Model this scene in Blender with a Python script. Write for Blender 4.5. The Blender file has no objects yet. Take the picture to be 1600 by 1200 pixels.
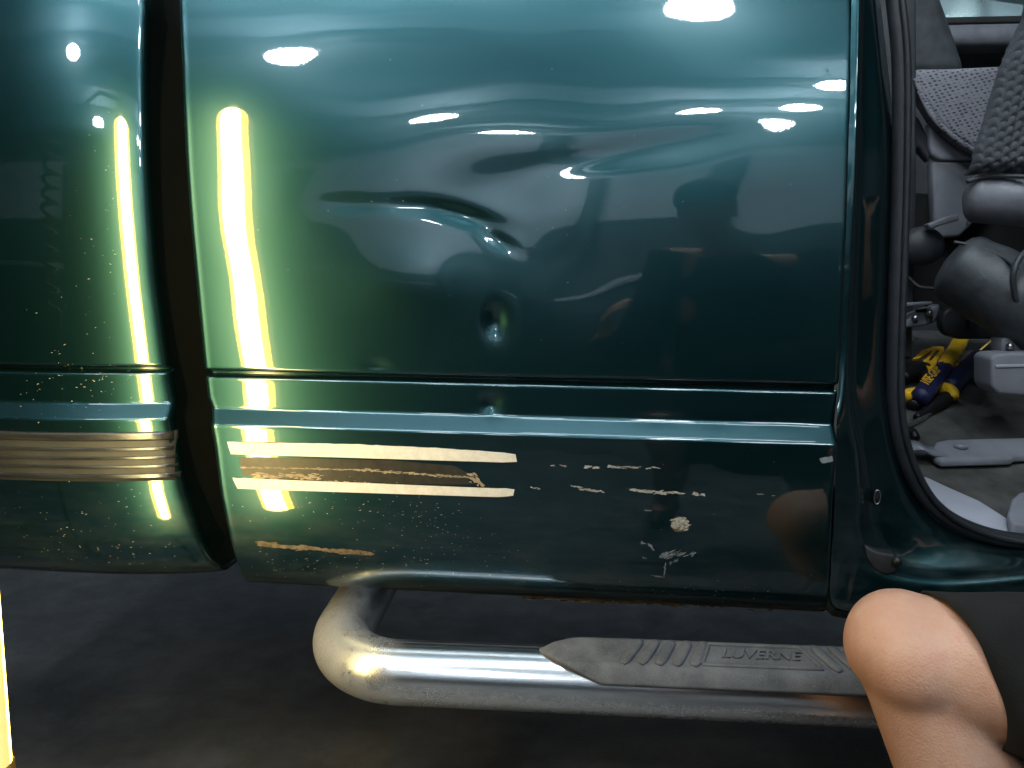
import bpy, bmesh, math, random
import numpy as np
from mathutils import Vector, Matrix

random.seed(7)
rng = np.random.default_rng(7)
S = bpy.context.scene
COL = S.collection
rad = math.radians

# ------------------------------------------------------------------ camera
CAM_LOC = Vector((0.0, -0.95, 0.85))
YAW, PITCH, ROLL, FPX = rad(6.0), rad(7.0), rad(0.66), 1232.0      # FPX: focal length in pixels of a 1600 px wide picture
_f = Vector((-math.sin(YAW) * math.cos(PITCH), math.cos(YAW) * math.cos(PITCH), -math.sin(PITCH)))
_r0 = _f.cross(Vector((0, 0, 1))).normalized()
_u0 = _r0.cross(_f).normalized()
_r = (_r0 * math.cos(ROLL) + _u0 * math.sin(ROLL)).normalized()
_u = _r.cross(_f).normalized()
cd = bpy.data.cameras.new('camera')
cam = bpy.data.objects.new('camera', cd)
COL.objects.link(cam)
cam.matrix_world = Matrix.Translation(CAM_LOC) @ Matrix((_r, _u, -_f)).transposed().to_4x4()
cd.sensor_width = 36.0
cd.lens = 36.0 * FPX / 1600.0
cd.clip_start = 0.02
cd.clip_end = 200
S.camera = cam

# ------------------------------------------------------------------ world, exposure
W = bpy.data.worlds.new('World')
S.world = W
W.use_nodes = True
W.node_tree.nodes['Background'].inputs[0].default_value = (0.55, 0.75, 0.9, 1)
W.node_tree.nodes['Background'].inputs[1].default_value = 0.05
S.view_settings.view_transform = 'Standard'
S.view_settings.look = 'None'
S.view_settings.exposure = 0.12
S.view_settings.gamma = 1.0
S.view_settings.use_curve_mapping = False
S.render.engine = 'CYCLES'
S.cycles.use_denoising = True
S.cycles.use_adaptive_sampling = True
S.cycles.adaptive_threshold = 0.02
S.cycles.max_bounces = 5
S.cycles.sample_clamp_indirect = 6.0
S.cycles.caustics_reflective = False
S.cycles.caustics_refractive = False

CEIL_Z = 4.2
CEIL_LAMP_POWER = 68.0        # radiance of the round ceiling lamps
TUBE_POWER = 44.0             # radiance of the yellow inspection tube
# centres of the ceiling lamps (x, y); radius
CEILING_LAMPS = [
    (0.47, -2.08), (-1.80, -2.81), (-1.24, -4.45), (0.62, -4.61), (1.43, -4.45), (1.50, -3.40), (1.37, -5.29),
    (-0.93, -6.2), (2.55, 3.6),  # last one is an added, unseen lamp that brightens the far wall
]
LAMP_R = 0.17

# ------------------------------------------------------------------ helpers
def ray(px, py):
    return (_f * FPX + _r * (px - 800.0) - _u * (py - 600.0)).normalized()

def at(px, py, Y):
    """point of the vertical plane y = Y that the photo shows at pixel (px, py)"""
    d = ray(px, py)
    return CAM_LOC + d * ((Y - CAM_LOC.y) / d.y)

def tag(o, label=None, cat=None, group=None, kind=None):
    if label: o['label'] = label
    if cat: o['category'] = cat
    if group: o['group'] = group
    if kind: o['kind'] = kind
    return o

def link(name, me, m=None, parent=None, smooth=True):
    o = bpy.data.objects.new(name, me)
    COL.objects.link(o)
    if m is not None:
        if isinstance(m, (list, tuple)):
            for q in m: me.materials.append(q)
        else:
            me.materials.append(m)
    if smooth and len(me.polygons):
        me.polygons.foreach_set('use_smooth', [True] * len(me.polygons))
    if parent is not None:
        o.parent = parent
        o.matrix_parent_inverse = inv_world(parent)
    return o

def world_of(o):
    mw = o.matrix_basis.copy()
    p = o
    while p.parent is not None:
        mw = p.parent.matrix_basis @ p.matrix_parent_inverse @ mw if False else world_of(p.parent) @ p.matrix_parent_inverse @ p.matrix_basis
        break
    return mw

def inv_world(o):
    return world_of(o).inverted()

def thing(name, loc, label, cat, group=None):
    o = bpy.data.objects.new(name, None)
    COL.objects.link(o)
    o.location = loc
    o.empty_display_size = 0.1
    return tag(o, label, cat, group)

def mesh_of(verts, faces):
    me = bpy.data.meshes.new('m')
    me.from_pydata([tuple(v) for v in verts], [], faces)
    me.update()
    return me

def bm_mesh(bm):
    bmesh.ops.recalc_face_normals(bm, faces=bm.faces[:])
    me = bpy.data.meshes.new('m')
    bm.to_mesh(me)
    bm.free()
    return me

def grid_mesh(P, close_u=False):
    """P: array (rows, cols, 3)"""
    n, k = P.shape[:2]
    faces = []
    for i in range(n - 1):
        for j in range(k - (0 if close_u else 1)):
            j2 = (j + 1) % k
            faces.append((i * k + j, i * k + j2, (i + 1) * k + j2, (i + 1) * k + j))
    return mesh_of(P.reshape(-1, 3).tolist(), faces)

def bevel(o, w, seg=3, angle=35):
    md = o.modifiers.new('bevel', 'BEVEL')
    md.width = w
    md.segments = seg
    md.limit_method = 'ANGLE'
    md.angle_limit = rad(angle)
    md.harden_normals = False
    return o

def subsurf(o, n=2):
    md = o.modifiers.new('sub', 'SUBSURF')
    md.levels = n
    md.render_levels = n
    return o

def box_bm(c, s, bm=None, rot=None):
    bm = bm or bmesh.new()
    M = Matrix.Translation(c) @ (rot.to_4x4() if rot is not None else Matrix.Identity(4)) @ Matrix.Diagonal((s[0], s[1], s[2], 1))
    bmesh.ops.create_cube(bm, size=1.0, matrix=M)
    return bm

def box(name, c, s, m, parent, bv=0.004, rot=None):
    o = link(name, bm_mesh(box_bm(c, s, None, rot)), m, parent)
    if bv: bevel(o, bv)
    return o

def poly_prism(pts, d, bm=None):
    """pts: world points of a face; extruded by the vector d"""
    bm = bm or bmesh.new()
    a = [bm.verts.new(p) for p in pts]
    b = [bm.verts.new(Vector(p) + d) for p in pts]
    n = len(pts)
    bm.faces.new(a)
    bm.faces.new(b[::-1])
    for i in range(n):
        bm.faces.new((a[i], b[i], b[(i + 1) % n], a[(i + 1) % n]))
    return bm

def plate(name, pxs, Y, thick, m, parent, bv=0.004, seg=3):
    pts = [at(x, y, Y) for x, y in pxs]
    o = link(name, bm_mesh(poly_prism(pts, Vector((0, thick, 0)))), m, parent)
    if bv: bevel(o, bv, seg)
    return o

def catmull(pts, n):
    P = np.array([tuple(p) for p in pts], float)
    P = np.vstack([2 * P[0] - P[1], P, 2 * P[-1] - P[-2]])
    L = np.linalg.norm(np.diff(P[1:-1], axis=0), axis=1)
    s = np.concatenate([[0], np.cumsum(L)])
    out = []
    for t in np.linspace(0, s[-1], n):
        i = min(int(np.searchsorted(s, t, 'right') - 1), len(L) - 1)
        u = (t - s[i]) / max(L[i], 1e-9)
        p0, p1, p2, p3 = P[i], P[i + 1], P[i + 2], P[i + 3]
        out.append(0.5 * ((2 * p1) + (-p0 + p2) * u + (2 * p0 - 5 * p1 + 4 * p2 - p3) * u * u + (-p0 + 3 * p1 - 3 * p2 + p3) * u ** 3))
    return np.array(out)

def tube_mesh(path, radii, seg=16, cap=True, flat=1.0, up=(0, 0, 1)):
    path = np.array([tuple(p) for p in path], float)
    n = len(path)
    if np.isscalar(radii): radii = [radii] * n
    V, F = [], []
    ref = Vector(up)
    for i in range(n):
        t = Vector(path[min(i + 1, n - 1)] - path[max(i - 1, 0)]).normalized()
        a = ref - t * ref.dot(t)
        if a.length < 1e-4: a = Vector((1, 0, 0)) - t * t.x
        a.normalize()
        b = t.cross(a)
        ref = a
        for k in range(seg):
            an = 2 * math.pi * k / seg
            V.append(Vector(path[i]) + (a * math.cos(an) * flat + b * math.sin(an)) * radii[i])
    for i in range(n - 1):
        for k in range(seg):
            k2 = (k + 1) % seg
            F.append((i * seg + k, i * seg + k2, (i + 1) * seg + k2, (i + 1) * seg + k))
    if cap:
        F.append(tuple(range(seg))[::-1])
        F.append(tuple(range((n - 1) * seg, n * seg)))
    return mesh_of(V, F)

def interp(knots, x):
    k = np.array(knots, float)
    return np.interp(x, k[:, 0], k[:, 1])

def text_mesh(body, size, ext, shear=0.0, bev=0.0):
    c = bpy.data.curves.new('t', 'FONT')
    c.body = body
    c.size = size
    c.extrude = ext
    c.shear = shear
    c.bevel_depth = bev
    c.align_x = 'CENTER'
    c.align_y = 'CENTER'
    o = bpy.data.objects.new('t', c)
    COL.objects.link(o)
    dg = bpy.context.evaluated_depsgraph_get()
    me = bpy.data.meshes.new_from_object(o.evaluated_get(dg))
    bpy.data.objects.remove(o)
    bpy.data.curves.remove(c)
    me.materials.clear()
    return me

# ------------------------------------------------------------------ materials
class NT:
    def __init__(s, name):
        s.m = bpy.data.materials.new(name)
        s.m.use_nodes = True
        s.t = s.m.node_tree
        s.b = s.t.nodes['Principled BSDF']
    def n(s, kind, **kw):
        q = s.t.nodes.new(kind)
        for k, v in kw.items(): setattr(q, k, v)
        return q
    def l(s, a, b):
        s.t.links.new(a, b)
    def pos(s):
        return s.n('ShaderNodeNewGeometry').outputs['Position']
    def noise(s, scale, detail=4, rough=0.55, stretch=None, vec=None):
        v = vec or s.pos()
        if stretch:
            mp = s.n('ShaderNodeMapping')
            mp.inputs['Scale'].default_value = stretch
            s.l(v, mp.inputs['Vector'])
            v = mp.outputs[0]
        q = s.n('ShaderNodeTexNoise')
        q.inputs['Scale'].default_value = scale
        q.inputs['Detail'].default_value = detail
        q.inputs['Roughness'].default_value = rough
        s.l(v, q.inputs['Vector'])
        return q.outputs['Fac']
    def ramp(s, fac, a, b, ca=(0, 0, 0, 1), cb=(1, 1, 1, 1)):
        q = s.n('ShaderNodeValToRGB')
        q.color_ramp.elements[0].position = a
        q.color_ramp.elements[1].position = b
        q.color_ramp.elements[0].color = ca if len(ca) == 4 else (*ca, 1)
        q.color_ramp.elements[1].color = cb if len(cb) == 4 else (*cb, 1)
        s.l(fac, q.inputs[0])
        return q.outputs[0]
    def math(s, op, a, b=None, clamp=False):
        q = s.n('ShaderNodeMath', operation=op, use_clamp=clamp)
        for i, v in enumerate((a, b)):
            if v is None: continue
            if isinstance(v, (int, float)): q.inputs[i].default_value = v
            else: s.l(v, q.inputs[i])
        return q.outputs[0]
    def mix(s, fac, a, b):
        q = s.n('ShaderNodeMix', data_type='RGBA')
        for sock, v in ((q.inputs['Factor'], fac), (q.inputs[6], a), (q.inputs[7], b)):
            if isinstance(v, (int, float)): sock.default_value = v
            elif isinstance(v, (tuple, list)): sock.default_value = v if len(v) == 4 else (*v, 1)
            else: s.l(v, sock)
        return q.outputs[2]
    def bump(s, h, strength, dist=0.001):
        q = s.n('ShaderNodeBump')
        q.inputs['Strength'].default_value = strength
        q.inputs['Distance'].default_value = dist
        s.l(h, q.inputs['Height'])
        return q.outputs[0]
    def z(s):
        q = s.n('ShaderNodeSeparateXYZ')
        s.l(s.pos(), q.inputs[0])
        return q.outputs
    def set(s, **kw):
        for k, v in kw.items():
            k = k.replace('_', ' ')
            sock = s.b.inputs[k]
            if isinstance(v, (int, float)): sock.default_value = v
            elif isinstance(v, (tuple, list)): sock.default_value = v if (len(v) == 4 or k in ('Subsurface Radius',)) else (*v, 1)
            else: s.l(v, sock)
        return s

def simple(name, col, rough=0.5, metal=0.0, var=0.25, scale=30, bump=0.0, bscale=400, rvar=0.1, **kw):
    q = NT(name)
    nz = q.noise(scale, 5)
    lo = tuple(c * (1 - var) for c in col)
    hi = tuple(min(1, c * (1 + var)) for c in col)
    q.set(Base_Color=q.ramp(nz, 0.3, 0.7, lo, hi), Metallic=metal)
    rr = q.noise(scale * 2.3, 4)
    q.set(Roughness=q.math('ADD', q.math('MULTIPLY', rr, rvar * 2), rough - rvar))
    if bump:
        q.set(Normal=q.bump(q.noise(bscale, 3), bump))
    if kw: q.set(**kw)
    return q.m

def paint_material(name, dirt=1.0):
    q = NT(name)
    z = q.z()
    # thin film of dried road dirt, denser near the sill
    low = q.n('ShaderNodeMapRange')
    low.inputs[1].default_value = 0.62; low.inputs[2].default_value = 0.44
    q.l(z[2], low.inputs[0])
    film = q.ramp(q.noise(9, 4, 0.65, (1, 1, 2.2)), 0.46, 0.8)
    streak = q.ramp(q.noise(60, 3, 0.6, (0.12, 1, 1)), 0.5, 0.85)
    d = q.math('MULTIPLY', q.math('ADD', q.math('MULTIPLY', film, 0.7), q.math('MULTIPLY', streak, 0.5)), q.math('MULTIPLY', low.outputs[0], 0.45 * dirt), True)
    speck = q.n('ShaderNodeTexVoronoi')
    speck.inputs['Scale'].default_value = 240
    q.l(q.pos(), speck.inputs['Vector'])
    sp = q.ramp(speck.outputs['Distance'], 0.0, 0.12, (1, 1, 1, 1), (0, 0, 0, 1))
    spk = q.math('MULTIPLY', sp, q.math('MULTIPLY', q.ramp(q.noise(38, 3), 0.55, 0.66), q.math('MULTIPLY', low.outputs[0], 0.55 * dirt)), True)
    d2 = q.math('MAXIMUM', d, spk)
    base = (0.008, 0.049, 0.059)
    col = q.mix(d2, base, (0.20, 0.16, 0.11))
    q.set(Base_Color=col, Metallic=q.math('SUBTRACT', 0.92, q.math('MULTIPLY', d2, 0.92)),
          Roughness=q.math('ADD', 0.33, q.math('MULTIPLY', d2, 0.42)))
    # clear coat with orange peel and hairline swirls
    peel = q.noise(330, 1, 0.4)
    hair = q.noise(900, 1, 0.5, (0.15, 1, 1))
    h = q.math('ADD', q.math('MULTIPLY', peel, 0.8), q.math('MULTIPLY', hair, 0.12))
    q.set(Coat_Weight=q.math('SUBTRACT', 1.0, q.math('MULTIPLY', d2, 0.9)), Coat_Roughness=0.020, Coat_IOR=1.68,
          Coat_Normal=q.bump(h, 0.010, 0.001))
    # faint haze of a worn clear coat
    gl = q.n('ShaderNodeBsdfGlossy'); gl.inputs['Color'].default_value = (1, 1, 1, 1); gl.inputs['Roughness'].default_value = 0.22
    mx = q.n('ShaderNodeMixShader'); mx.inputs[0].default_value = 0.011
    out = q.t.nodes['Material Output']
    q.l(q.b.outputs[0], mx.inputs[1]); q.l(gl.outputs[0], mx.inputs[2]); q.l(mx.outputs[0], out.inputs['Surface'])
    return q.m

M = {}
M['paint'] = paint_material('teal_metallic_paint')
M['jamb'] = paint_material('teal_jamb_paint', 1.8)
M['rubber'] = simple('black_rubber', (0.018, 0.019, 0.021), 0.5, 0, 0.35, 40, 0.15, 700)
M['seal'] = simple('door_seal_rubber', (0.015, 0.017, 0.021), 0.55, 0, 0.3, 40, 0.2, 900)
M['black'] = simple('black_gap', (0.004, 0.004, 0.004), 0.9, 0, 0.5, 25, 0.3, 120)
M['under'] = simple('underbody', (0.012, 0.012, 0.013), 0.85, 0, 0.4, 12)
M['carpet'] = simple('grey_carpet', (0.085, 0.08, 0.075), 0.95, 0, 0.4, 22, 0.9, 900)
M['plastic'] = simple('grey_plastic', (0.23, 0.23, 0.26), 0.5, 0, 0.12, 25, 0.15, 1200)
M['plastic_light'] = simple('pale_plastic', (0.42, 0.42, 0.48), 0.45, 0, 0.08, 20, 0.1, 1200)
M['plastic_dark'] = simple('dark_plastic', (0.035, 0.038, 0.044), 0.5, 0, 0.25, 25, 0.2, 900)
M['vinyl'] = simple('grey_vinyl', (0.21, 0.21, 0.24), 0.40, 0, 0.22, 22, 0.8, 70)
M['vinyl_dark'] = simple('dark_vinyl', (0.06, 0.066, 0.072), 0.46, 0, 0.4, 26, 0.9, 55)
M['steel'] = simple('bare_steel', (0.55, 0.55, 0.54), 0.3, 1.0, 0.2, 60)
M['tool_black'] = simple('black_oxide_steel', (0.02, 0.02, 0.022), 0.4, 0.5, 0.3, 60)
M['yellow'] = simple('yellow_grip', (0.90, 0.50, 0.015), 0.5, 0, 0.12, 60, 0.1, 900)
M['navy'] = simple('navy_grip', (0.014, 0.016, 0.075), 0.5, 0, 0.2, 60, 0.1, 900)
M['tape'] = simple('white_foam_tape', (0.78, 0.74, 0.66), 0.8, 0, 0.10, 140, 0.6, 600)
M['adhesive'] = simple('brown_adhesive', (0.36, 0.29, 0.19), 0.75, 0, 0.35, 120, 0.7, 500)
M['film'] = simple('brown_adhesive_film', (0.026, 0.025, 0.020), 0.40, 0, 0.35, 90)
M['tape_bit'] = simple('white_tape_bits', (0.42, 0.41, 0.37), 0.8, 0, 0.45, 300)
M['speck'] = simple('pale_specks', (0.34, 0.34, 0.31), 0.8, 0, 0.3, 300)
M['dirt'] = simple('dried_dirt', (0.13, 0.10, 0.065), 0.85, 0, 0.5, 160)
M['chip'] = simple('chipped_primer', (0.42, 0.40, 0.33), 0.7, 0, 0.7, 420, 0.8, 400)
M['scratch'] = simple('pale_scratch', (0.20, 0.23, 0.25), 0.6, 0, 0.3, 200)
M['shorts'] = simple('dark_shorts_cloth', (0.013, 0.0125, 0.0125), 0.95, 0, 0.3, 18, 0.8, 1500)
M['shirt'] = simple('black_shirt_cloth', (0.016, 0.02, 0.026), 0.9, 0, 0.2, 30, 0.5, 1500)
M['hair'] = simple('dark_hair', (0.02, 0.015, 0.012), 0.6, 0, 0.3, 200, 0.6, 300)
M['shoe'] = simple('dark_shoe', (0.03, 0.03, 0.032), 0.6, 0, 0.2, 60)
M['wall'] = simple('pale_wall', (0.68, 0.74, 0.82), 0.8, 0, 0.06, 3)
M['wall_dark'] = simple('dark_wall', (0.085, 0.10, 0.112), 0.75, 0, 0.3, 2)
M['ceiling'] = simple('grey_ceiling', (0.40, 0.50, 0.56), 0.8, 0, 0.08, 2)
M['beam'] = simple('steel_beam', (0.07, 0.09, 0.10), 0.6, 0, 0.15, 4)
M['lamp_body'] = simple('grey_lamp_housing', (0.2, 0.2, 0.21), 0.4, 0.6, 0.1, 20)
M['gold'] = simple('gold_anodised', (0.75, 0.48, 0.14), 0.35, 0.8, 0.1, 60)
M['white_frame'] = simple('white_frame', (0.75, 0.78, 0.8), 0.5, 0, 0.05, 10)

def emit(name, col, power):
    q = NT(name)
    q.set(Base_Color=(0.8, 0.8, 0.8), Emission_Color=col, Emission_Strength=power)
    return q.m
M['lamp'] = emit('ceiling_lamp_light', (0.86, 0.95, 1.0), CEIL_LAMP_POWER)
M['batten'] = emit('batten_light_white', (0.80, 0.92, 1.0), 30.0)
M['tube'] = emit('inspection_tube_core', (1.0, 0.79, 0.34), TUBE_POWER)
M['tube_mid'] = emit('inspection_tube_flank', (1.0, 0.60, 0.06), TUBE_POWER * .48)
M['tube_back'] = emit('inspection_tube_back', (1.0, 0.86, 0.55), TUBE_POWER * .06)
M['tube_edge'] = emit('inspection_tube_edge', (1.0, 0.66, 0.14), TUBE_POWER * .025)

def floor_mat():
    q = NT('dark_concrete')
    a = q.noise(2.3, 8, 0.66)
    b = q.noise(14, 6, 0.7)
    c1 = q.ramp(a, 0.38, 0.64, (0.022, 0.023, 0.025), (0.115, 0.115, 0.113))
    q.set(Base_Color=q.mix(q.ramp(b, 0.5, 0.75), c1, (0.075, 0.066, 0.056)),
          Roughness=q.ramp(b, 0.3, 0.8, (0.28, 0.28, 0.28), (0.55, 0.55, 0.55)),
          Normal=q.bump(q.noise(160, 5, 0.7), 0.35, 0.002))
    return q.m
M['floor'] = floor_mat()

def chrome_mat():
    q = NT('dusty_chrome')
    z = q.z()
    x = z[0]
    n1 = q.noise(40, 8, 0.7)
    n2 = q.noise(700, 3, 0.6)
    # dried mud: heavier on the bend at the rear end and along the underside
    end = q.n('ShaderNodeMapRange'); end.inputs[1].default_value = -0.22; end.inputs[2].default_value = -0.33
    q.l(x, end.inputs[0])
    bot = q.n('ShaderNodeMapRange'); bot.inputs[1].default_value = 0.385; bot.inputs[2].default_value = 0.365
    q.l(z[2], bot.inputs[0])
    top = q.n('ShaderNodeMapRange'); top.inputs[1].default_value = 0.425; top.inputs[2].default_value = 0.436
    q.l(z[2], top.inputs[0])
    cover = q.math('MAXIMUM', end.outputs[0], q.math('MAXIMUM', q.math('MULTIPLY', bot.outputs[0], 0.40), q.math('MULTIPLY', top.outputs[0], 0.45)))
    grit = q.ramp(q.math('ADD', q.math('MULTIPLY', n1, 0.6), q.math('MULTIPLY', n2, 0.4)), 0.32, 0.62)
    d = q.math('ADD', q.math('MULTIPLY', q.math('MULTIPLY', grit, cover), 0.80), q.math('MULTIPLY', q.ramp(n2, 0.5, 0.8), 0.06), True)
    q.set(Base_Color=q.mix(d, (0.82, 0.82, 0.83), (0.062, 0.051, 0.037)), Metallic=q.math('SUBTRACT', 1.0, d),
          Roughness=q.math('ADD', 0.20, q.math('MULTIPLY', d, 0.5)), Normal=q.bump(q.math('ADD', n1, n2), 0.05, 0.001))
    return q.m
M['chrome'] = chrome_mat()

def trim_mat():
    q = NT('brushed_trim')
    n = q.noise(120, 5, 0.6, (0.06, 1, 1))
    q.set(Base_Color=q.ramp(n, 0.3, 0.7, (0.045, 0.05, 0.058), (0.17, 0.18, 0.20)), Metallic=0.85, Roughness=0.30)
    return q.m
M['trim'] = trim_mat()

def pad_mat():
    q = NT('dusty_step_rubber')
    n = q.noise(25, 7, 0.65)
    n2 = q.noise(900, 3)
    c = q.ramp(n, 0.3, 0.72, (0.055, 0.056, 0.062), (0.16, 0.157, 0.158))
    q.set(Base_Color=q.mix(q.ramp(n2, 0.55, 0.8), c, (0.25, 0.24, 0.22)), Roughness=0.7, Normal=q.bump(n2, 0.25, 0.001))
    return q.m
M['pad'] = pad_mat()

def fabric_mat(name, base, dot, scale):
    q = NT(name)
    mp = q.n('ShaderNodeMapping')
    mp.inputs['Rotation'].default_value = (0, rad(24), 0)
    mp.inputs['Scale'].default_value = (1, 0.02, 1.6)
    q.l(q.pos(), mp.inputs['Vector'])
    v = q.n('ShaderNodeTexVoronoi')
    v.inputs['Scale'].default_value = scale
    v.inputs['Randomness'].default_value = 0.25
    q.l(mp.outputs[0], v.inputs['Vector'])
    f = q.ramp(v.outputs['Distance'], 0.22, 0.38, (1, 1, 1, 1), (0, 0, 0, 1))
    w = q.noise(1300, 3)
    c = q.mix(q.math('MULTIPLY', f, 0.85), q.ramp(w, 0.3, 0.7, tuple(b * 0.75 for b in base), tuple(b * 1.2 for b in base)), dot)
    q.set(Base_Color=c, Roughness=0.95, Normal=q.bump(q.math('SUBTRACT', w, f), 0.6, 0.002))
    return q.m
M['fabric'] = fabric_mat('dotted_seat_fabric', (0.33, 0.32, 0.36), (0.06, 0.06, 0.07), 105)
M['knit'] = simple('knit_fabric', (0.095, 0.10, 0.112), 0.95, 0, 0.45, 700, 0.9, 1500)

def skin_mat():
    q = NT('skin')
    n = q.noise(11, 6, 0.65)
    n2 = q.noise(240, 4, 0.65)
    v = q.n('ShaderNodeTexVoronoi'); v.inputs['Scale'].default_value = 420
    q.l(q.pos(), v.inputs['Vector'])
    c = q.ramp(n, 0.30, 0.70, (0.64, 0.31, 0.195), (0.82, 0.49, 0.345))
    c = q.mix(q.ramp(q.noise(55, 4, 0.7), 0.52, 0.75), c, (0.76, 0.36, 0.255))
    sp = q.n('ShaderNodeTexVoronoi'); sp.inputs['Scale'].default_value = 26
    q.l(q.pos(), sp.inputs['Vector'])
    c = q.mix(q.ramp(sp.outputs['Distance'], 0.02, 0.05, (0.7, 0.7, 0.7, 1), (0, 0, 0, 1)), c, (0.22, 0.09, 0.05))
    q.set(Base_Color=c, Roughness=q.ramp(n2, 0.3, 0.7, (0.46, 0.46, 0.46), (0.64, 0.64, 0.64)),
          Subsurface_Weight=0.15, Subsurface_Radius=(0.012, 0.005, 0.003), Subsurface_Scale=0.5,
          Normal=q.bump(q.math('ADD', q.math('MULTIPLY', v.outputs['Distance'], .7), q.math('MULTIPLY', n2, .9)), 0.6, 0.0006))
    return q.m
M['skin'] = skin_mat()

# ================================================================== the setting
def sheet(name, pts, m):
    return tag(link(name, mesh_of(pts, [tuple(range(len(pts)))]), m, None, False), kind='structure')

sheet('floor', [(-9, -9.5, 0), (9, -9.5, 0), (9, 7, 0), (-9, 7, 0)], M['floor'])
ceil = sheet('ceiling', [(-9, -9.5, CEIL_Z), (-9, 7, CEIL_Z), (9, 7, CEIL_Z), (9, -9.5, CEIL_Z)], M['ceiling'])
for yb in (-6.4, -5.6, -4.7, -3.75, -2.9, -2.2, -1.5):
    box('roof_beam', (0, yb, CEIL_Z - 0.11), (17.9, 0.16, 0.2), M['beam'], ceil, 0)
WALL_Y = -7.0
wall = tag(link('wall_front', bm_mesh(box_bm((0, WALL_Y - 0.1, CEIL_Z / 2), (18, 0.2, CEIL_Z - 0.02))), M['wall'], None, False), kind='structure')
box('dado_panel', (0, WALL_Y + 0.03, 1.25), (17.8, 0.05, 2.48), M['wall_dark'], wall, 0)
box('wall_rail', (0, WALL_Y + 0.08, 1.62), (17.7, 0.06, 0.10), M['wall'], wall, 0)
for xb in (-6.2, -3.1, -0.6, 1.25, 3.6, 6.2):
    box('wall_post', (xb, WALL_Y + 0.1, CEIL_Z / 2 - 0.15), (0.28, 0.18, CEIL_Z - 0.35), M['beam'], wall, 0)
wb = tag(link('wall_back', bm_mesh(box_bm((0, 4.6, CEIL_Z / 2), (18, 0.2, CEIL_Z - 0.02))), M['wall'], None, False), kind='structure')
for xb, wd, mm in ((at(1530, 20, 4.45).x, 0.12, M['wall_dark']), (at(1577, 20, 4.45).x, 0.05, M['white_frame']), (1.4, 0.14, M['beam'])):
    box('door_frame', (xb, 4.47, 1.9), (wd, 0.06, 3.7), mm, wb, 0)

# ceiling lamps
LAMP_Z = 3.75
def ceiling_lamp(i, x, y, r=LAMP_R):
    t = thing('ceiling_lamp', (x, y, LAMP_Z), LAMP_LABELS[i], 'ceiling lamp', 'round ceiling lamps mirrored in the paint')
    bm = bmesh.new()
    bmesh.ops.create_cone(bm, cap_ends=True, segments=24, radius1=.09, radius2=.05, depth=0.12, matrix=Matrix.Translation((x, y, LAMP_Z + .11)))
    link('housing', bm_mesh(bm), M['lamp_body'], t)
    link('stem', tube_mesh([(x, y, LAMP_Z + .16), (x, y, CEIL_Z)], .012, 8), M['lamp_body'], t)
    bm = bmesh.new()
    bmesh.ops.create_uvsphere(bm, u_segments=20, v_segments=8, radius=r, matrix=Matrix.Translation((x, y, LAMP_Z)) @ Matrix.Diagonal((1, 1, .35, 1)))
    link('diffuser', bm_mesh(bm), M['lamp'], t)
    return t
LAMP_LABELS = [
    'round ceiling lamp nearest the truck, mirrored as the largest white oval',
    'round ceiling lamp mirrored as a white oval right of the black body gap',
    'round ceiling lamp mirrored as a white oval above the middle of the dent',
    'round ceiling lamp mirrored as an oval straight below the largest one',
    'round ceiling lamp mirrored right of centre below the door edge glint',
    'round ceiling lamp mirrored as a glint against the panel front edge',
    'round ceiling lamp mirrored as the small oval above the reflected head',
    'round ceiling lamp farthest from the truck, mirrored as small spots over the dent crease',
    'round ceiling lamp added out of view to brighten the wall behind the truck',
]
for i, (x, y) in enumerate(CEILING_LAMPS):
    ceiling_lamp(i, x, y)
def batten(x0, x1, y, z, label, r=.04):
    bt = thing('batten_light', ((x0 + x1) / 2, y, z), label, 'batten light', 'long batten lights over the truck side')
    box('batten_body', ((x0 + x1) / 2, y, z + .06), (x1 - x0 + .08, 0.10, 0.07), M['lamp_body'], bt, 0.005)
    link('batten_tube', tube_mesh([(x0, y, z), (x1, y, z)], r, 20), M['batten'], bt)
batten(-.36, 1.06, -.78, 3.6, 'long white batten light above the truck side, mirrored in the body ledge')
batten(-2.0, -.15, -1.52, 3.6, 'long white batten light mirrored as the bright streak in the dent crease', .10)

# ================================================================== the truck
TR = thing('pickup_truck', (0, 0.75, 0), 'dark teal pickup truck with dented cab side and open front door', 'truck')

# ---- body profile: tilt of the surface normal above the horizontal (degrees) against height
TILT = [(0.40, -80), (0.452, -66), (0.462, -50), (0.475, -32), (0.495, -20), (0.512, -15), (0.522, -8), (0.56, -4.5), (0.60, -2), (0.650, 0),
        (0.672, 0), (0.676, 44), (0.692, 44), (0.696, 3), (0.73, 2), (0.75, 1), (0.80, 1.5), (0.86, 2), (0.92, 3.5),
        (0.96, 5.5), (1.0, 7.5), (1.06, 10.5), (1.12, 13), (1.18, 16), (1.34, 20)]
_zt = np.linspace(0.452, 1.34, 3000)
_dy = np.tan(np.radians(interp(TILT, _zt)))
_py = np.concatenate([[0], np.cumsum((_dy[1:] + _dy[:-1]) / 2 * np.diff(_zt))])
_py -= np.interp(0.85, _zt, _py)
GROOVE_Z = 0.7375
def prof(z):
    return np.interp(z, _zt, _py) + 0.013 * np.exp(-((z - GROOVE_Z) / 0.0034) ** 2)

def onto(px, py):
    Y = 0.0
    for _ in range(8):
        p = at(px, py, Y)
        Y = float(np.interp(p.z, _zt, _py))
    return p

def edge_curve(pxs):
    P = np.array([tuple(onto(*q)) for q in pxs])
    o = np.argsort(P[:, 2])
    return P[o, 2], P[o, 0]

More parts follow.
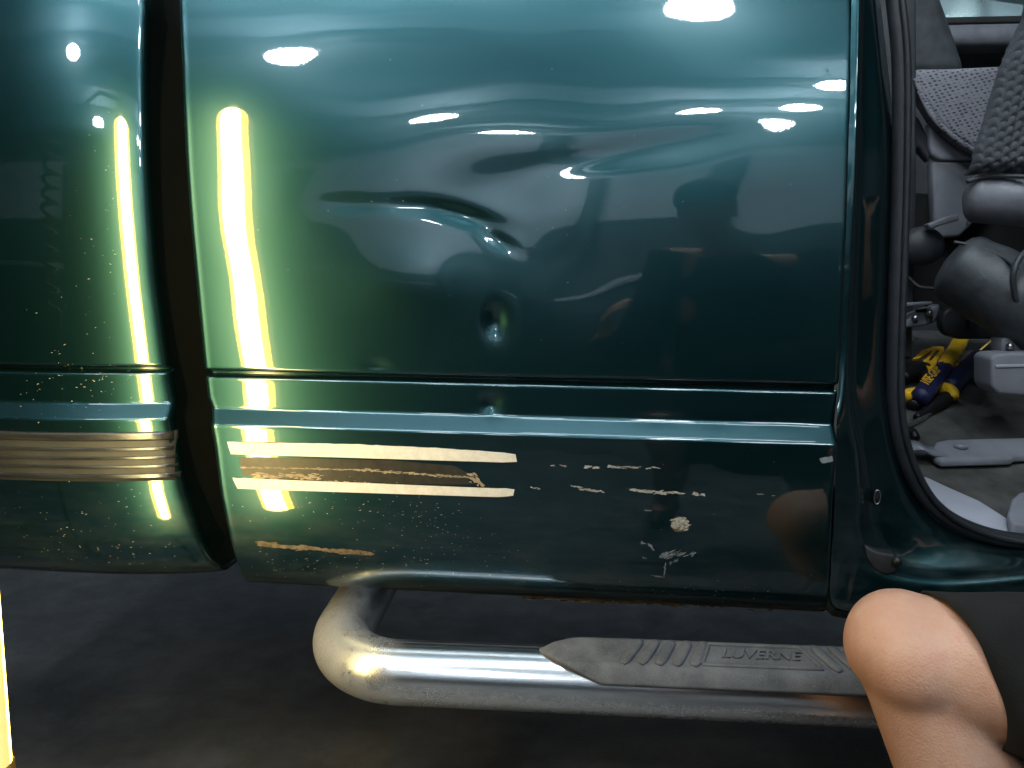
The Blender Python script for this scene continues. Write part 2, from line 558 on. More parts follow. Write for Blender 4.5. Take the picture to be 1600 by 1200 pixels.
def edge_fn(knots):
    """knots (distance from the edge, turn of the normal in degrees) -> offset away from the viewer"""
    e = np.linspace(0, knots[-1][0], 1200)
    t = np.tan(np.radians(interp(knots, e)))
    c = np.concatenate([[0], np.cumsum((t[1:] + t[:-1]) / 2 * np.diff(e))])
    c = c[-1] - c
    return lambda d: np.interp(d, e, c, right=0.0)

rows = np.unique(np.round(np.concatenate([np.arange(0.452, 0.52, 0.003), np.arange(0.52, 0.66, 0.0035), np.arange(0.66, 0.70, 0.0012),
        np.arange(0.70, 0.725, 0.0035), np.arange(0.725, 0.75, 0.0007), np.arange(0.75, 1.34, 0.0035)]), 5))

def panel(name, zl, xl, zr, xr, fl, fr, disp, m, parent, ret=0.07):
    near = np.concatenate([[0], np.geomspace(0.0006, 0.06, 26)])
    R = []
    for z in rows:
        a = np.interp(z, zl, xl); b = np.interp(z, zr, xr)
        mid = np.arange(1, 230) / 230.0
        lo, hi = a + 0.063, b - 0.063
        x = np.concatenate([a + near, lo + (hi - lo) * mid, (b - near)[::-1]])
        y = prof(z) + fl(x - a) + fr(b - x) + disp(x, z)
        x = np.concatenate([[a + 0.004, a], x, [b, b - 0.004]])
        y = np.concatenate([[y[0] + ret, y[0] + 0.006], y, [y[-1] + 0.006, y[-1] + ret]])
        R.append(np.stack([x, y, np.full_like(x, z)], 1))
    # underside flange
    first = R[0].copy(); first[:, 1] += 0.03; first[:, 2] += 0.004
    R.insert(0, first)
    return link(name, grid_mesh(np.array(R)[:, ::-1][:, ::-1]), m, parent)

# ---- dents of the cab side: (px, py, radius along x, radius along z in metres, depth in metres)
DENTS = [
    (755, 330, 0.115, 0.075, 0.0046, 0),
    (800, 285, 0.090, 0.042, 0.0028, 0),
    (645, 440, 0.068, 0.045, -0.0046, 0),
    (880, 405, 0.090, 0.045, 0.0014, -4),
    (545, 318, 0.036, 0.0100, 0.0015, 2),
    (640, 322, 0.036, 0.0095, 0.0018, 5),
    (722, 336, 0.042, 0.0100, 0.0040, 15),
    (776, 374, 0.020, 0.008, 0.0026, 30),
    (774, 503, 0.013, 0.018, 0.0056, 0),
    (768, 632, 0.012, 0.010, 0.0042, 0),
    (590, 572, 0.014, 0.006, 0.0014, 0),
    (1190, 330, 0.06, 0.030, 0.0006, -8),
    (960, 240, 0.11, 0.018, 0.0020, -9),
    (1240, 150, 0.14, 0.06, -0.0022, 0),
    (600, 120, 0.12, 0.05, 0.0012, 4),
    (1030, 655, 0.03, 0.008, 0.0006, 0), (1120, 660, 0.02, 0.006, 0.0006, 0), (1225, 655, 0.03, 0.008, 0.0008, 0),
]
_D = []
for px, py, sx, sz, dp, ang in DENTS:
    p = onto(px, py)
    _D.append((p.x, p.z, sx, sz, dp, math.cos(rad(ang)), math.sin(rad(ang))))
def dent(x, z):
    y = np.zeros_like(x)
    for cx, cz, sx, sz, dp, c, s in _D:
        u = (x - cx) * c - (z - cz) * s
        v = (x - cx) * s + (z - cz) * c
        y += dp * np.exp(-(u / sx) ** 2 - (v / sz) ** 2)
    # gentle waviness of worked sheet metal
    y += 0.00010 * np.sin(x * 31 + 1.3) * np.sin(z * 47 + x * 9) * np.clip((z - 0.75) / 0.1, 0, 1)
    return y
flat = lambda x, z: np.zeros_like(x)

CAB_L = [(x - 6, y) for x, y in [(281, -60), (283, 0), (287, 100), (291, 200), (299, 330), (310, 450), (322, 575), (327, 620), (333, 660), (338, 700), (347, 770), (362, 840), (378, 890), (392, 912)]]
CAB_R = [(1335, -60), (1333, 0), (1329, 200), (1322, 400), (1313, 590), (1306, 650), (1303, 780), (1297, 900), (1292, 955)]
BED_R = [(x - 20, y) for x, y in [(226, -60), (225, 0), (224, 200), (229, 300), (240, 440), (256, 560), (263, 600), (268, 640), (271, 700), (284, 770), (303, 830), (328, 885), (345, 903)]]
zcl, xcl = edge_curve(CAB_L)
zcr, xcr = edge_curve(CAB_R)
zbr, xbr = edge_curve(BED_R)
f_cab_l = edge_fn([(0, 82), (.002, 60), (.004, 30), (.006, 8), (.0075, -5), (.010, -3), (.013, 0), (.022, 0)])
f_cab_r = edge_fn([(0, 80), (.0015, 45), (.004, 8), (.007, 0)])
f_bed_r = edge_fn([(0, 80), (.002, 58), (.005, 34), (.009, 23), (.014, 20), (.03, 17.5), (.048, 15), (.07, 12), (.10, 8), (.16, 3), (.24, 0)])
none = lambda d: np.zeros_like(d)
cab = panel('cab_side', zcl, xcl, zcr, xcr, f_cab_l, f_cab_r, dent, M['paint'], TR, 0.21)
cab['label'] = 'dented and scratched teal cab side panel'
bed = panel('bed_side', np.array([0.4, 1.4]), np.array([-1.25, -1.25]), zbr, xbr, none, f_bed_r, flat, M['paint'], TR, 0.21)

# black sheet deep in the gap between bed and cab, standing in for shade
zz = np.linspace(0.455, 1.33, 40)
G = np.array([[(np.interp(z, zbr, xbr) - 0.03, prof(z) + 0.20, z), (np.interp(z, zcl, xcl) + 0.03, prof(z) + 0.20, z)] for z in zz])
link('gap_shade', grid_mesh(G), M['black'], TR)

# dark underbody, frame rail
box('underbody', (0.0, 0.95, 0.465), (2.5, 1.5, 0.05), M['under'], TR, 0)
box('frame_rail', (0.0, 0.50, 0.41), (2.5, 0.07, 0.10), M['under'], TR, 0.006)
box('frame_rail', (0.0, 1.30, 0.41), (2.5, 0.07, 0.10), M['under'], TR, 0.006)

# ---- fluted trim on the bed side
zt0, zt1 = onto(130, 754).z, onto(130, 677).z
xe = onto(250, 700).x
TB = link('trim_molding', bm_mesh(box_bm(((-1.25 + xe) / 2, 0, 0), (xe + 1.25, 0.006, 0.9))), M['trim'], TR) if False else None
def trim_strip(name, za, zb, x0, x1, proud, m, parent, n=8):
    """rounded strip that follows the body surface"""
    xs = np.concatenate([[x0], np.linspace(x0, x1, 60), [x1]])
    R = []
    for k in range(n + 1):
        an = math.pi * k / n
        z = (za + zb) / 2 - math.cos(an) * (zb - za) / 2
        h = proud * min(1.0, math.sin(an) * 1.6)
        e = np.interp(z, zbr, xbr) - xs
        y = prof(z) + f_bed_r(np.maximum(e, 0.0)) - h - 0.0004
        y[0] += h + 0.004; y[-1] += h + 0.004
        R.append(np.stack([xs, y, np.full_like(xs, z)], 1))
    return link(name, grid_mesh(np.array(R)), m, parent)
tm = trim_strip('trim_molding', zt0, zt1, -1.25, xe, 0.003, M['plastic_dark'], TR)
tops = [(677, 691), (700.5, 706), (714.5, 719.5), (728, 733), (741.5, 750)]
for a, b in tops:
    trim_strip('rib', onto(130, b).z, onto(130, a).z, -1.25, xe - 0.002 + (b - 690) * 0.00012, 0.0052, M['trim'], tm)

# ---- thin patches lying on the cab side (tape, adhesive, chips, scratches)
def on_cab(px, py, lift):
    p = onto(px, py)
    d = float(dent(np.array([p.x]), np.array([p.z]))[0]) + float(f_cab_l(np.array([p.x - np.interp(p.z, zcl, xcl)]))[0])
    p.y = float(prof(p.z)) + d - lift
    return p

def ragged(pxs, lift, m, name, rough=1.5, step=6, label=None, parent=None, thick=True):
    """closed outline in photo pixels, subdivided and made ragged, laid on the panel as a thin solid"""
    pts = []
    n = len(pxs)
    for i in range(n):
        a, b = np.array(pxs[i], float), np.array(pxs[(i + 1) % n], float)
        k = max(1, int(np.linalg.norm(b - a) / step))
        for j in range(k):
            q = a + (b - a) * j / k
            pts.append(q + rng.normal(0, rough, 2) * (0.35 if j == 0 else 1))
    bm = bmesh.new()
    top = [bm.verts.new(on_cab(*q, lift)) for q in pts]
    bot = [bm.verts.new(on_cab(*q, -0.0006)) for q in pts]
    f = bm.faces.new(top)
    for i in range(len(pts)):
        j = (i + 1) % len(pts)
        bm.faces.new((top[i], bot[i], bot[j], top[j]))
    bmesh.ops.triangulate(bm, faces=[f], ngon_method='EAR_CLIP')
    o = link(name, bm_mesh(bm), m, parent or cab, False)
    if label: o['label'] = label
    return o

ragged([(356, 690), (560, 694), (700, 701), (786, 707), (806, 710), (792, 714), (800, 717), (808, 721), (784, 722), (640, 716), (480, 711), (362, 709)], 0.0018, M['tape'], 'tape_strip', 0.3, 9, 'upper strip of white trim tape')
ragged([(364, 746), (560, 756), (700, 761), (790, 763), (804, 765), (786, 769), (802, 774), (776, 776), (640, 771), (480, 766), (372, 763)], 0.0018, M['tape'], 'tape_strip', 0.3, 9, 'lower strip of white trim tape')
ragged([(374, 716), (560, 721), (650, 725), (712, 729), (690, 735), (735, 741), (700, 747), (742, 756), (560, 752), (380, 743)], 0.00025, M['film'], 'adhesive_film', 1.4, 5)
def strokes(name, items, m, label=None):
    """clusters of fine ragged slivers joined into one mark; items: (x0, y0, x1, y1, spread, count, length, width, angle)"""
    bm = bmesh.new()
    for x0, y0, x1, y1, spread, n, ln, wd, ang in items:
        for _ in range(n):
            t = rng.uniform()
            cx, cy = x0 + (x1 - x0) * t + rng.normal(0, spread), y0 + (y1 - y0) * t + rng.normal(0, spread)
            L, w_, a = ln * rng.uniform(.4, 1.3), wd * rng.uniform(.4, 1.2), rad(ang + rng.normal(0, 9))
            pts = []
            for u_, v_ in ((-.5, 0), (-.3, -.4), (-.05, -.5), (.22, -.35), (.5, .05), (.25, .45), (0, .3), (-.25, .5)):
                dx, dy = u_ * L * rng.uniform(.8, 1.2), v_ * w_ * rng.uniform(.6, 1.4)
                pts.append(bm.verts.new(on_cab(cx + dx * math.cos(a) - dy * math.sin(a), cy + dx * math.sin(a) + dy * math.cos(a), 0.0004)))
            bm.faces.new(pts)
    o = link(name, bm_mesh(bm), m, cab, False)
    if label: o['label'] = label
    return o
for q in [(945, 729, 1030, 731, .6, 22, 16, 2.6, 1), (914, 728, 936, 731, .8, 10, 9, 4, 4), (860, 726, 886, 728, .5, 8, 9, 2, 3), (988, 766, 1060, 771, 1.0, 26, 15, 4.2, 3), (906, 764, 944, 768, .8, 14, 10, 3, 4),
          (1084, 771, 1102, 773, .8, 10, 8, 4, 2), (829, 761, 842, 763, .5, 6, 7, 2.4, 2), (1186, 772, 1208, 774, .4, 5, 9, 1.4, 2), (893, 759, 908, 761, .6, 7, 7, 2.4, 3)]:
    strokes('tape_remnant', [q[:7] + (q[7] * .7,) + q[8:]], M['tape_bit'])
ragged([(1050, 813), (1060, 807), (1070, 809), (1077, 818), (1075, 829), (1064, 828), (1055, 831), (1048, 823)], 0.0002, M['dirt'], 'chip_base', 0.9, 3)
strokes('paint_chip', [(1054, 812, 1068, 810, 1.2, 12, 9, 4.5, -12), (1051, 815, 1073, 824, 2.6, 34, 8, 4, -18), (1052, 823, 1072, 815, 2.6, 30, 7, 3.5, 20)], M['chip'], 'round chip bared to primer')
strokes('scratch', [(1030, 866, 1088, 866, 1.6, 26, 11, 1.4, -30), (1036, 870, 1060, 863, 2.2, 22, 13, 1.5, -28)], M['scratch'])
strokes('scratch', [(1013, 849, 1022, 860, 1.2, 12, 8, 1.8, 48), (1001, 848, 1008, 850, 1, 5, 6, 1.6, 10)], M['scratch'])
strokes('scratch', [(1040, 880, 1038, 898, .5, 9, 7, 1.6, 88), (1018, 899, 1039, 902, .5, 9, 7, 1.3, 6)], M['scratch'])
strokes('scratch', [(1046, 882, 1060, 873, 1.0, 9, 6, 1.3, -45)], M['scratch'])
strokes('scratch', [(1005, 871, 1013, 874, .8, 5, 6, 1.4, 20)], M['scratch'])
strokes('scratch', [(1010, 796, 1018, 798, .8, 5, 6, 1.6, 10)], M['scratch'])
strokes('adhesive_residue', [(378, 730, 560, 734, .5, 60, 16, 1.6, 1.3), (560, 734, 735, 746, .8, 60, 14, 2.0, 4), (735, 746, 752, 757, 2.5, 26, 9, 3, 20), (500, 752, 620, 758, .8, 46, 9, 2.6, 3)], M['adhesive'])
strokes('adhesive_residue', [(400, 744, 500, 744, 2.2, 60, 14, 2.6, 2)], M['adhesive'])
strokes('dirt_streak', [(820, 934, 1060, 944, 1.0, 90, 22, 3.0, 2.5), (1060, 944, 1285, 952, 2.2, 40, 14, 2.0, 2)], M['dirt'])
strokes('dirt_streak', [(408, 850, 578, 865, 1.3, 90, 20, 4.0, 4)], M['dirt'])
ragged([(1281, 716), (1300, 712), (1302, 720), (1284, 724)], 0.0003, M['scratch'], 'scratch', 0.8, 4)

# loose dust specks and stone chips, one joined part per panel
def specks(spots, parent, name, onfn):
    bm = bmesh.new()
    for (cx, cy, sx, sy, n, smin, smax) in spots:
        for _ in range(n):
            px, py = rng.normal(cx, sx), rng.normal(cy, sy)
            p_ = onto(px, py)
            if parent is bed and p_.x > np.interp(p_.z, zbr, xbr) - .03 or parent is cab and not (np.interp(p_.z, zcl, xcl) + .012 < p_.x < np.interp(p_.z, zcr, xcr) - .01) or p_.z < .458: continue
            s = rng.uniform(smin, smax) * 0.62
            tilt = rng.normal(0, 0.35)
            ln = s * rng.uniform(1.0, 2.6)
            v = []
            for k in range(6):
                a = 2 * math.pi * k / 6
                dx, dy = math.cos(a) * ln, math.sin(a) * s * 0.6
                v.append(bm.verts.new(onfn(px + dx * math.cos(tilt) - dy * math.sin(tilt), py + dx * math.sin(tilt) + dy * math.cos(tilt), 0.00035)))
            bm.faces.new(v)
    o = link(name, bm_mesh(bm), M['speck'], parent, False)
    o['kind'] = 'stuff'
    return o
def on_bed(px, py, lift):
    p = onto(px, py)
    p.y = float(prof(p.z)) + float(f_bed_r(np.array([max(0.0, np.interp(p.z, zbr, xbr) - p.x)]))[0]) - lift
    return p
specks([(670, 810, 40, 22, 60, .5, 1.4), (500, 790, 60, 14, 26, .5, 1.5), (620, 880, 110, 12, 50, .4, 1.2), (470, 880, 40, 12, 40, .4, 1.2), (760, 850, 80, 26, 40, .4, 1.1),
        (1000, 925, 160, 10, 60, .4, 1.3), (560, 800, 60, 30, 26, .4, 1.2), (1080, 640, 130, 180, 22, .4, 1.0), (640, 300, 150, 140, 26, .4, 1.1), (880, 370, 120, 60, 16, .4, 1.2)], cab, 'dust_specks', on_cab)
specks([(120, 600, 40, 20, 50, .5, 1.4), (150, 480, 50, 90, 46, .4, 1.3), (140, 820, 70, 40, 70, .4, 1.3), (170, 300, 30, 80, 30, .4, 1.3), (200, 870, 70, 12, 40, .4, 1.2), (60, 650, 40, 20, 14, .4, 1.2)], bed, 'dust_specks', on_bed)

# ---- door opening: jamb lofted between measured outlines
def curve3(pts, n=90):
    return catmull([at(x, y, Y) for x, y, Y in pts], n)
PY = float
J0 = [(1332, -70, .062), (1330, 0, .047), (1326, 200, .016), (1319, 400, .004), (1311, 580, -.001), (1306, 680, -.020), (1303, 780, -.020), (1299, 880, -.014), (1296, 940, -.006), (1320, 957, 0), (1400, 956, 0), (1500, 948, 0), (1640, 930, 0)]
J1 = [(1345, -70, .058), (1344, 0, .043), (1340, 200, .014), (1333, 400, .004), (1325, 560, 0), (1328, 640, -.008), (1340, 720, -.006), (1344, 790, -.004), (1350, 850, 0), (1366, 885, 0), (1420, 902, 0), (1500, 908, 0), (1640, 897, 0)]
J2 = [(1348, -70, .085), (1347, 0, .070), (1344, 200, .045), (1338, 400, .038), (1331, 560, .034), (1333, 630, .028), (1347, 700, .03), (1357, 770, .034), (1368, 830, .036), (1392, 872, .036), (1430, 886, .034), (1500, 890, .028), (1640, 882, .02)]
J3 = [(1362, -70, .092), (1366, 0, .078), (1380, 200, .052), (1378, 400, .046), (1374, 560, .044), (1378, 630, .042), (1392, 710, .046), (1418, 780, .05), (1450, 826, .05), (1480, 848, .05), (1520, 860, .048), (1570, 868, .045), (1640, 872, .04)]
J4 = [(1370, -70, .115), (1376, 0, .10), (1396, 200, .078), (1394, 400, .074), (1388, 560, .072), (1392, 630, .072), (1406, 708, .076), (1432, 770, .08), (1464, 808, .08), (1500, 830, .08), (1540, 843, .08), (1590, 850, .08), (1660, 852, .08)]
Jc = [curve3(j) for j in (J0, J1, J2, J3, J4)]
JR = []
for a, b, k in ((0, 1, 4), (1, 2, 4), (2, 3, 6), (3, 4, 4)):
    for t in np.linspace(0, 1, k, endpoint=False):
        JR.append(Jc[a] * (1 - t) + Jc[b] * t)
JR.append(Jc[4])
JP = np.array(JR)
jamb = link('door_jamb', grid_mesh(JP), M['jamb'], TR)
md = jamb.modifiers.new('s', 'SMOOTH'); md.factor = 0.4; md.iterations = 2
# body-colour skirt below the sill
Rk = np.array([Jc[0][52:], Jc[0][52:] + np.array([0, .012, -.012]), Jc[0][52:] + np.array([0, .06, -.018]), Jc[0][52:] + np.array([0, .2, .03])])
link('rocker', grid_mesh(Rk), M['jamb'], TR)

# rubber seal round the opening
SEAL = [(1390, -70, .085), (1398, 0, .078), (1407, 100, .07), (1407, 250, .066), (1403, 400, .062), (1398, 560, .06), (1399, 640, .06), (1411, 705, .062), (1438, 765, .066), (1476, 806, .068), (1530, 832, .07), (1590, 845, .07), (1660, 850, .07)]
sp = catmull([at(x, y, Y) for x, y, Y in SEAL], 120)
sl = link('door_seal', tube_mesh(sp, 0.0100, 18, True, 1.0, (0, -1, 0)), M['seal'], TR)
link('seal_lip', tube_mesh(sp + np.array([0.004, -0.0105, 0.002]), 0.0042, 10, True, 1.0, (0, -1, 0)), M['seal'], sl)
# hole with bright bare rim and grommet in the jamb
h = at(1370, 776, 0.033)
bm = bmesh.new()
bmesh.ops.create_cone(bm, cap_ends=True, segments=20, radius1=.0052, radius2=.0052, depth=.004, matrix=Matrix.Translation(h + Vector((0, .001, 0))) @ Matrix.Rotation(rad(90), 4, 'X'))
bmesh.ops.scale(bm, vec=(0.6, 1, 1.6), space=Matrix.Translation(-h), verts=bm.verts)
hl = link('screw_hole', bm_mesh(bm), M['black'], jamb)
a = [h + Vector((math.cos(t) * .0036, -.0018, math.sin(t) * .0088)) for t in np.linspace(0, 2 * math.pi, 25)[:-1]]
link('bare_rim', tube_mesh([*a, a[0]], .0008, 6, False), M['steel'], jamb)
plate('jamb_cover', [(1352, 852), (1372, 862), (1400, 866), (1408, 880), (1402, 896), (1385, 900), (1366, 890), (1354, 872)], -0.002, 0.02, M['rubber'], TR, 0.004)
link('bolt_head', tube_mesh([at(1402, 877, -.006), at(1402, 877, .002)], .006, 6), M['tool_black'], TR)

# ---- cab interior ----
def carpet_at(px, py, lift=0.0):
    """intersect with the sloping cab floor"""
    p0, p1 = Vector((0, .10, .515)), Vector((0, .72, .725))
    n = Vector((0, -(p1.z - p0.z), p1.y - p0.y)).normalized()
    d = ray(px, py)
    t = (p0 + n * lift - CAM_LOC).dot(n) / d.dot(n)
    return CAM_LOC + d * t
xs = np.linspace(0.36, 1.6, 90); ys = np.concatenate([np.linspace(.06, .74, 50), np.linspace(.76, 1.6, 16)])
C = np.array([[(x, y, (.515 + (y - .10) * (.21 / .62) if y < .74 else .732) + .0022 * math.sin(x * 40 + y * 23) * math.sin(y * 31 - x * 11) - .0005) for x in xs] for y in ys])
link('cab_floor', grid_mesh(C), M['carpet'], TR)
plate('cab_back_trim', [(1340, -80), (1432, -80), (1432, 300), (1425, 560), (1340, 560)], 0.62, 0.03, M['plastic_dark'], TR)
box('far_door', (1.0, 1.69, 1.02), (1.9, 0.05, 1.16), M['plastic_dark'], TR, 0.01)
wr = at(1540, 56, 1.55)
box('far_door_rail', (1.2, 1.58, wr.z), (1.5, 0.11, 0.062), M['vinyl'], TR, 0.024)
wz = at(1540, 38, 1.62)
box('far_window_seal', (1.2, 1.60, wz.z + .004), (1.5, 0.02, 0.02), M['rubber'], TR, 0.004)
# window glass of the far door
gm = NT('window_glass')
_tr = gm.n('ShaderNodeBsdfTransparent'); _tr.inputs[0].default_value = (0.86, 0.95, 0.93, 1)
_gl = gm.n('ShaderNodeBsdfGlossy'); _gl.inputs['Roughness'].default_value = 0.02
_fr = gm.n('ShaderNodeFresnel'); _fr.inputs['IOR'].default_value = 1.3
_mx = gm.n('ShaderNodeMixShader')
gm.l(_fr.outputs[0], _mx.inputs[0]); gm.l(_tr.outputs[0], _mx.inputs[1]); gm.l(_gl.outputs[0], _mx.inputs[2])
gm.l(_mx.outputs[0], gm.t.nodes['Material Output'].inputs['Surface'])
box('far_window_glass', (1.2, 1.66, wz.z + 0.25), (1.5, 0.004, 0.5), gm.m, TR, 0)

# dark rear seat back / belt pillar seen left of the window
pb = [(1400, -90), (1440, -90), (1462, -40), (1480, 10), (1496, 55), (1508, 92), (1514, 118), (1400, 118)]
o = plate('far_seat_back', pb, 1.0, 0.12, M['vinyl_dark'], TR, 0.03, 5)
# dotted fabric flap with piping
fl = [(1429, 106), (1480, 106), (1560, 102), (1640, 96), (1640, 262), (1560, 246), (1520, 232), (1490, 212), (1462, 186), (1442, 152), (1431, 128)]
fab = plate('rear_cushion', fl, 0.62, 0.05, M['fabric'], TR, 0.012, 4)
pip = catmull([at(x, y, 0.617) for x, y in [(1431, 122), (1440, 150), (1460, 186), (1490, 214), (1524, 236), (1565, 250)]], 60)
link('piping', tube_mesh(pip, .0048, 10), M['fabric'], fab)
# pale plastic shell below the flap
plate('seat_shell', [(1453, 190), (1560, 238), (1560, 250), (1470, 250), (1458, 243), (1453, 228)], 0.66, 0.03, M['plastic_light'], TR, 0.006)
plate('seat_shell', [(1456, 252), (1562, 252), (1540, 330), (1500, 370), (1462, 372)], 0.665, 0.03, M['plastic'], TR, 0.006)
plate('dark_hinge_cover', [(1405, 180), (1436, 180), (1452, 215), (1455, 255), (1435, 232), (1405, 225)], 0.67, 0.03, M['knit'], TR, 0.008)

# front seat: coarse knit back
def knit_patch():
    Y0 = 0.36
    pl = [(1612, 20), (1590, 62), (1574, 100), (1560, 148), (1545, 196), (1534, 228), (1530, 256)]
    Z, X = [], []
    for x, y in pl:
        p = at(x, y, Y0); Z.append(p.z); X.append(p.x)
    Z = np.array(Z); X = np.array(X); o = np.argsort(Z); Z = Z[o]; X = X[o]
    zs = np.arange(Z[0] - 0.012, Z[-1] + .1, 0.0011)
    us = np.arange(0, 0.17, 0.0011)
    R = []
    for z in zs:
        x0 = np.interp(z, Z, X)
        bot = max(0.0, 1 - (z - zs[0]) / 0.02)
        edge = np.clip(us / 0.035, 0, 1)
        y = Y0 + 0.030 * (1 - np.sqrt(1 - (1 - edge) ** 2)) + 0.02 * bot ** 2
        # herringbone stitches: columns of slanting loops
        cw = 0.0112
        c = np.floor((us + (z - zs[0]) * 0.10) / cw)
        fr = ((us + (z - zs[0]) * 0.10) / cw) % 1.0
        ph = (z / 0.0150 + np.abs(fr - 0.5) * 0.5 + (c % 2) * 0.5) % 1.0
        loop = np.clip(np.sin(math.pi * fr), 0, 1) ** 0.9 * np.clip(np.sin(math.pi * ph), 0, 1) ** 0.8
        R.append(np.stack([x0 + us, y - 0.0050 * loop, np.full_like(us, z)], 1))
    return grid_mesh(np.array(R))
link('seat_back', knit_patch(), M['knit'], TR)
box('seat_back_core', (at(1600, 150, .46).x + .10, .47, at(1600, 120, .46).z), (.16, .12, .32), M['knit'], TR, 0.02)

def bolster(name, a, b, r0, r1, m, flat=1.0, k=26):
    a, b = Vector(a), Vector(b)
    pts, rr = [], []
    for t in np.linspace(0, 1, k):
        pts.append(a + (b - a) * t)
        e = min(1.0, t * (b - a).length / (r0 * 0.55))
        rr.append((r0 + (r1 - r0) * t) * math.sqrt(max(0.02, 1 - (1 - e) ** 2)) * (1 + .02 * math.sin(t * 21)))
    return link(name, tube_mesh(pts, rr, 28, True, flat), m, TR)
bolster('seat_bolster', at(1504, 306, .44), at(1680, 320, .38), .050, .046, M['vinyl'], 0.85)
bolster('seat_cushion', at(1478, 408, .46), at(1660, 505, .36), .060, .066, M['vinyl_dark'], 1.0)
sm = catmull([at(x, y, Y) for x, y, Y in [(1612, 385, .345), (1592, 405, .335), (1583, 430, .33), (1585, 455, .335), (1592, 480, .345), (1604, 505, .36)]], 40)
link('cushion_seam', tube_mesh(sm, .0045, 8), M['vinyl_dark'], TR)
# recliner knob and dark hinge
kb = at(1440, 385, .58)
bm = bmesh.new(); bmesh.ops.create_uvsphere(bm, u_segments=24, v_segments=14, radius=.036, matrix=Matrix.Translation(kb) @ Matrix.Diagonal((1.1, .7, 1.0, 1)))
link('recliner_knob', bm_mesh(bm), M['plastic_dark'], TR)
plate('recliner_cover', [(1449, 350), (1480, 338), (1498, 334), (1500, 344), (1478, 350), (1454, 358)], .54, .02, M['vinyl'], TR, .003)
link('belt_end', tube_mesh([at(1511, 336, .43), at(1511, 352, .43)], .0012, 6), M['steel'], TR)
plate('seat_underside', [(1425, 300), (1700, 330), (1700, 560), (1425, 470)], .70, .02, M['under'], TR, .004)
# seat track and grey brackets under the seat
plate('seat_track', [(1412, 512), (1424, 490), (1455, 480), (1468, 474), (1470, 484), (1462, 504), (1440, 510)], .58, .03, M['plastic'], TR, .004)
plate('seat_track_rail', [(1416, 473), (1458, 471), (1456, 476), (1416, 479)], .56, .02, M['plastic'], TR, .002)
plate('seat_side_cover', [(1472, 500), (1474, 488), (1484, 481), (1570, 484), (1566, 530), (1500, 530), (1480, 524), (1473, 512)], .56, .03, M['plastic_dark'], TR, .006)
plate('seat_foot_cap', [(1566, 528), (1660, 526), (1660, 556), (1566, 552)], .37, .04, M['plastic'], TR, .004)
plate('seat_foot', [(1548, 560), (1556, 553), (1660, 548), (1660, 622), (1560, 616), (1549, 604)], .33, .06, M['plastic'], TR, .012, 4)
pip2 = catmull([at(x, y, Y) for x, y, Y in [(1510, 284, .395), (1540, 276, .388), (1580, 275, .372), (1640, 278, .345)]], 30)
link('bolster_piping', tube_mesh(pip2, .0035, 8), M['vinyl_dark'], TR)
pip3 = catmull([at(x, y, Y) for x, y, Y in [(1490, 378, .415), (1530, 386, .40), (1570, 404, .37), (1590, 420, .34)]], 30)
link('cushion_piping', tube_mesh(pip3, .0028, 8), M['vinyl_dark'], TR)
cab_wire = catmull([at(x, y, Y) for x, y, Y in [(1416, 430, .60), (1436, 448, .58), (1462, 452, .57), (1490, 470, .55), (1530, 478, .54), (1572, 520, .5)]], 40)
link('seat_wiring', tube_mesh(cab_wire, .0035, 8), M['rubber'], TR)
for bx, by, bY in ((1430, 497, .575), (1453, 489, .575), (1578, 541, .365)):
    link('seat_bolt', tube_mesh([at(bx, by, bY - .006), at(bx, by, bY + .004)], .006, 6), M['steel'], TR)
plate('track_slot', [(1432, 484), (1448, 482), (1448, 487), (1432, 488)], .578, .004, M['black'], TR, 0)
plate('cover_slot', [(1511, 500), (1516, 499), (1516, 514), (1511, 514)], .556, .004, M['black'], TR, 0)
plate('foot_ridge', [(1556, 570), (1660, 567), (1660, 572), (1556, 575)], .328, .004, M['plastic_light'], TR, .001)
# seat belt strap with plastic sleeve and stud
def slab_on_floor(name, pxs, lift, thick, m, parent, bv=.003):
    pts = [carpet_at(x, y, lift + thick) for x, y in pxs]
    o = link(name, bm_mesh(poly_prism(pts, Vector((0, 0, -thick)))), m, parent)
    return bevel(o, bv)
sleeve = slab_on_floor('belt_sleeve', [(1455, 702), (1462, 690), (1480, 686), (1640, 682), (1640, 708), (1585, 712), (1580, 716), (1470, 719), (1458, 712)], .004, .012, M['plastic'], TR, .004)
bm = bmesh.new(); bmesh.ops.create_uvsphere(bm, u_segments=20, v_segments=10, radius=.0095, matrix=Matrix.Translation(carpet_at(1501, 698, .017)) @ Matrix.Diagonal((1.1, 1.1, .6, 1)))
link('sleeve_stud', bm_mesh(bm), M['plastic'], sleeve)
strap = catmull([carpet_at(1412, 712, .004), carpet_at(1420, 700, .018), carpet_at(1436, 698, .024), carpet_at(1452, 706, .016), carpet_at(1475, 708, .012)], 24)
sv = []
for p in strap: sv += [p + np.array([0, -.016, -.004]), p + np.array([0, .016, .004])]
so = link('belt_strap', mesh_of(sv, [(2 * i, 2 * i + 1, 2 * i + 3, 2 * i + 2) for i in range(len(strap) - 1)]), M['vinyl'], TR)
md = so.modifiers.new('s', 'SOLIDIFY'); md.thickness = .003
# pale sill plate and grey trim corner
slab_on_floor('sill_plate', [(1428, 744), (1448, 745), (1480, 760), (1530, 782), (1600, 826), (1640, 850), (1560, 832), (1490, 806), (1450, 780)], .006, .006, M['plastic_light'], TR, .002)
slab_on_floor('sill_trim_corner', [(1574, 800), (1580, 778), (1592, 768), (1660, 760), (1660, 820), (1590, 818), (1577, 812)], .01, .02, M['plastic'], TR, .006)

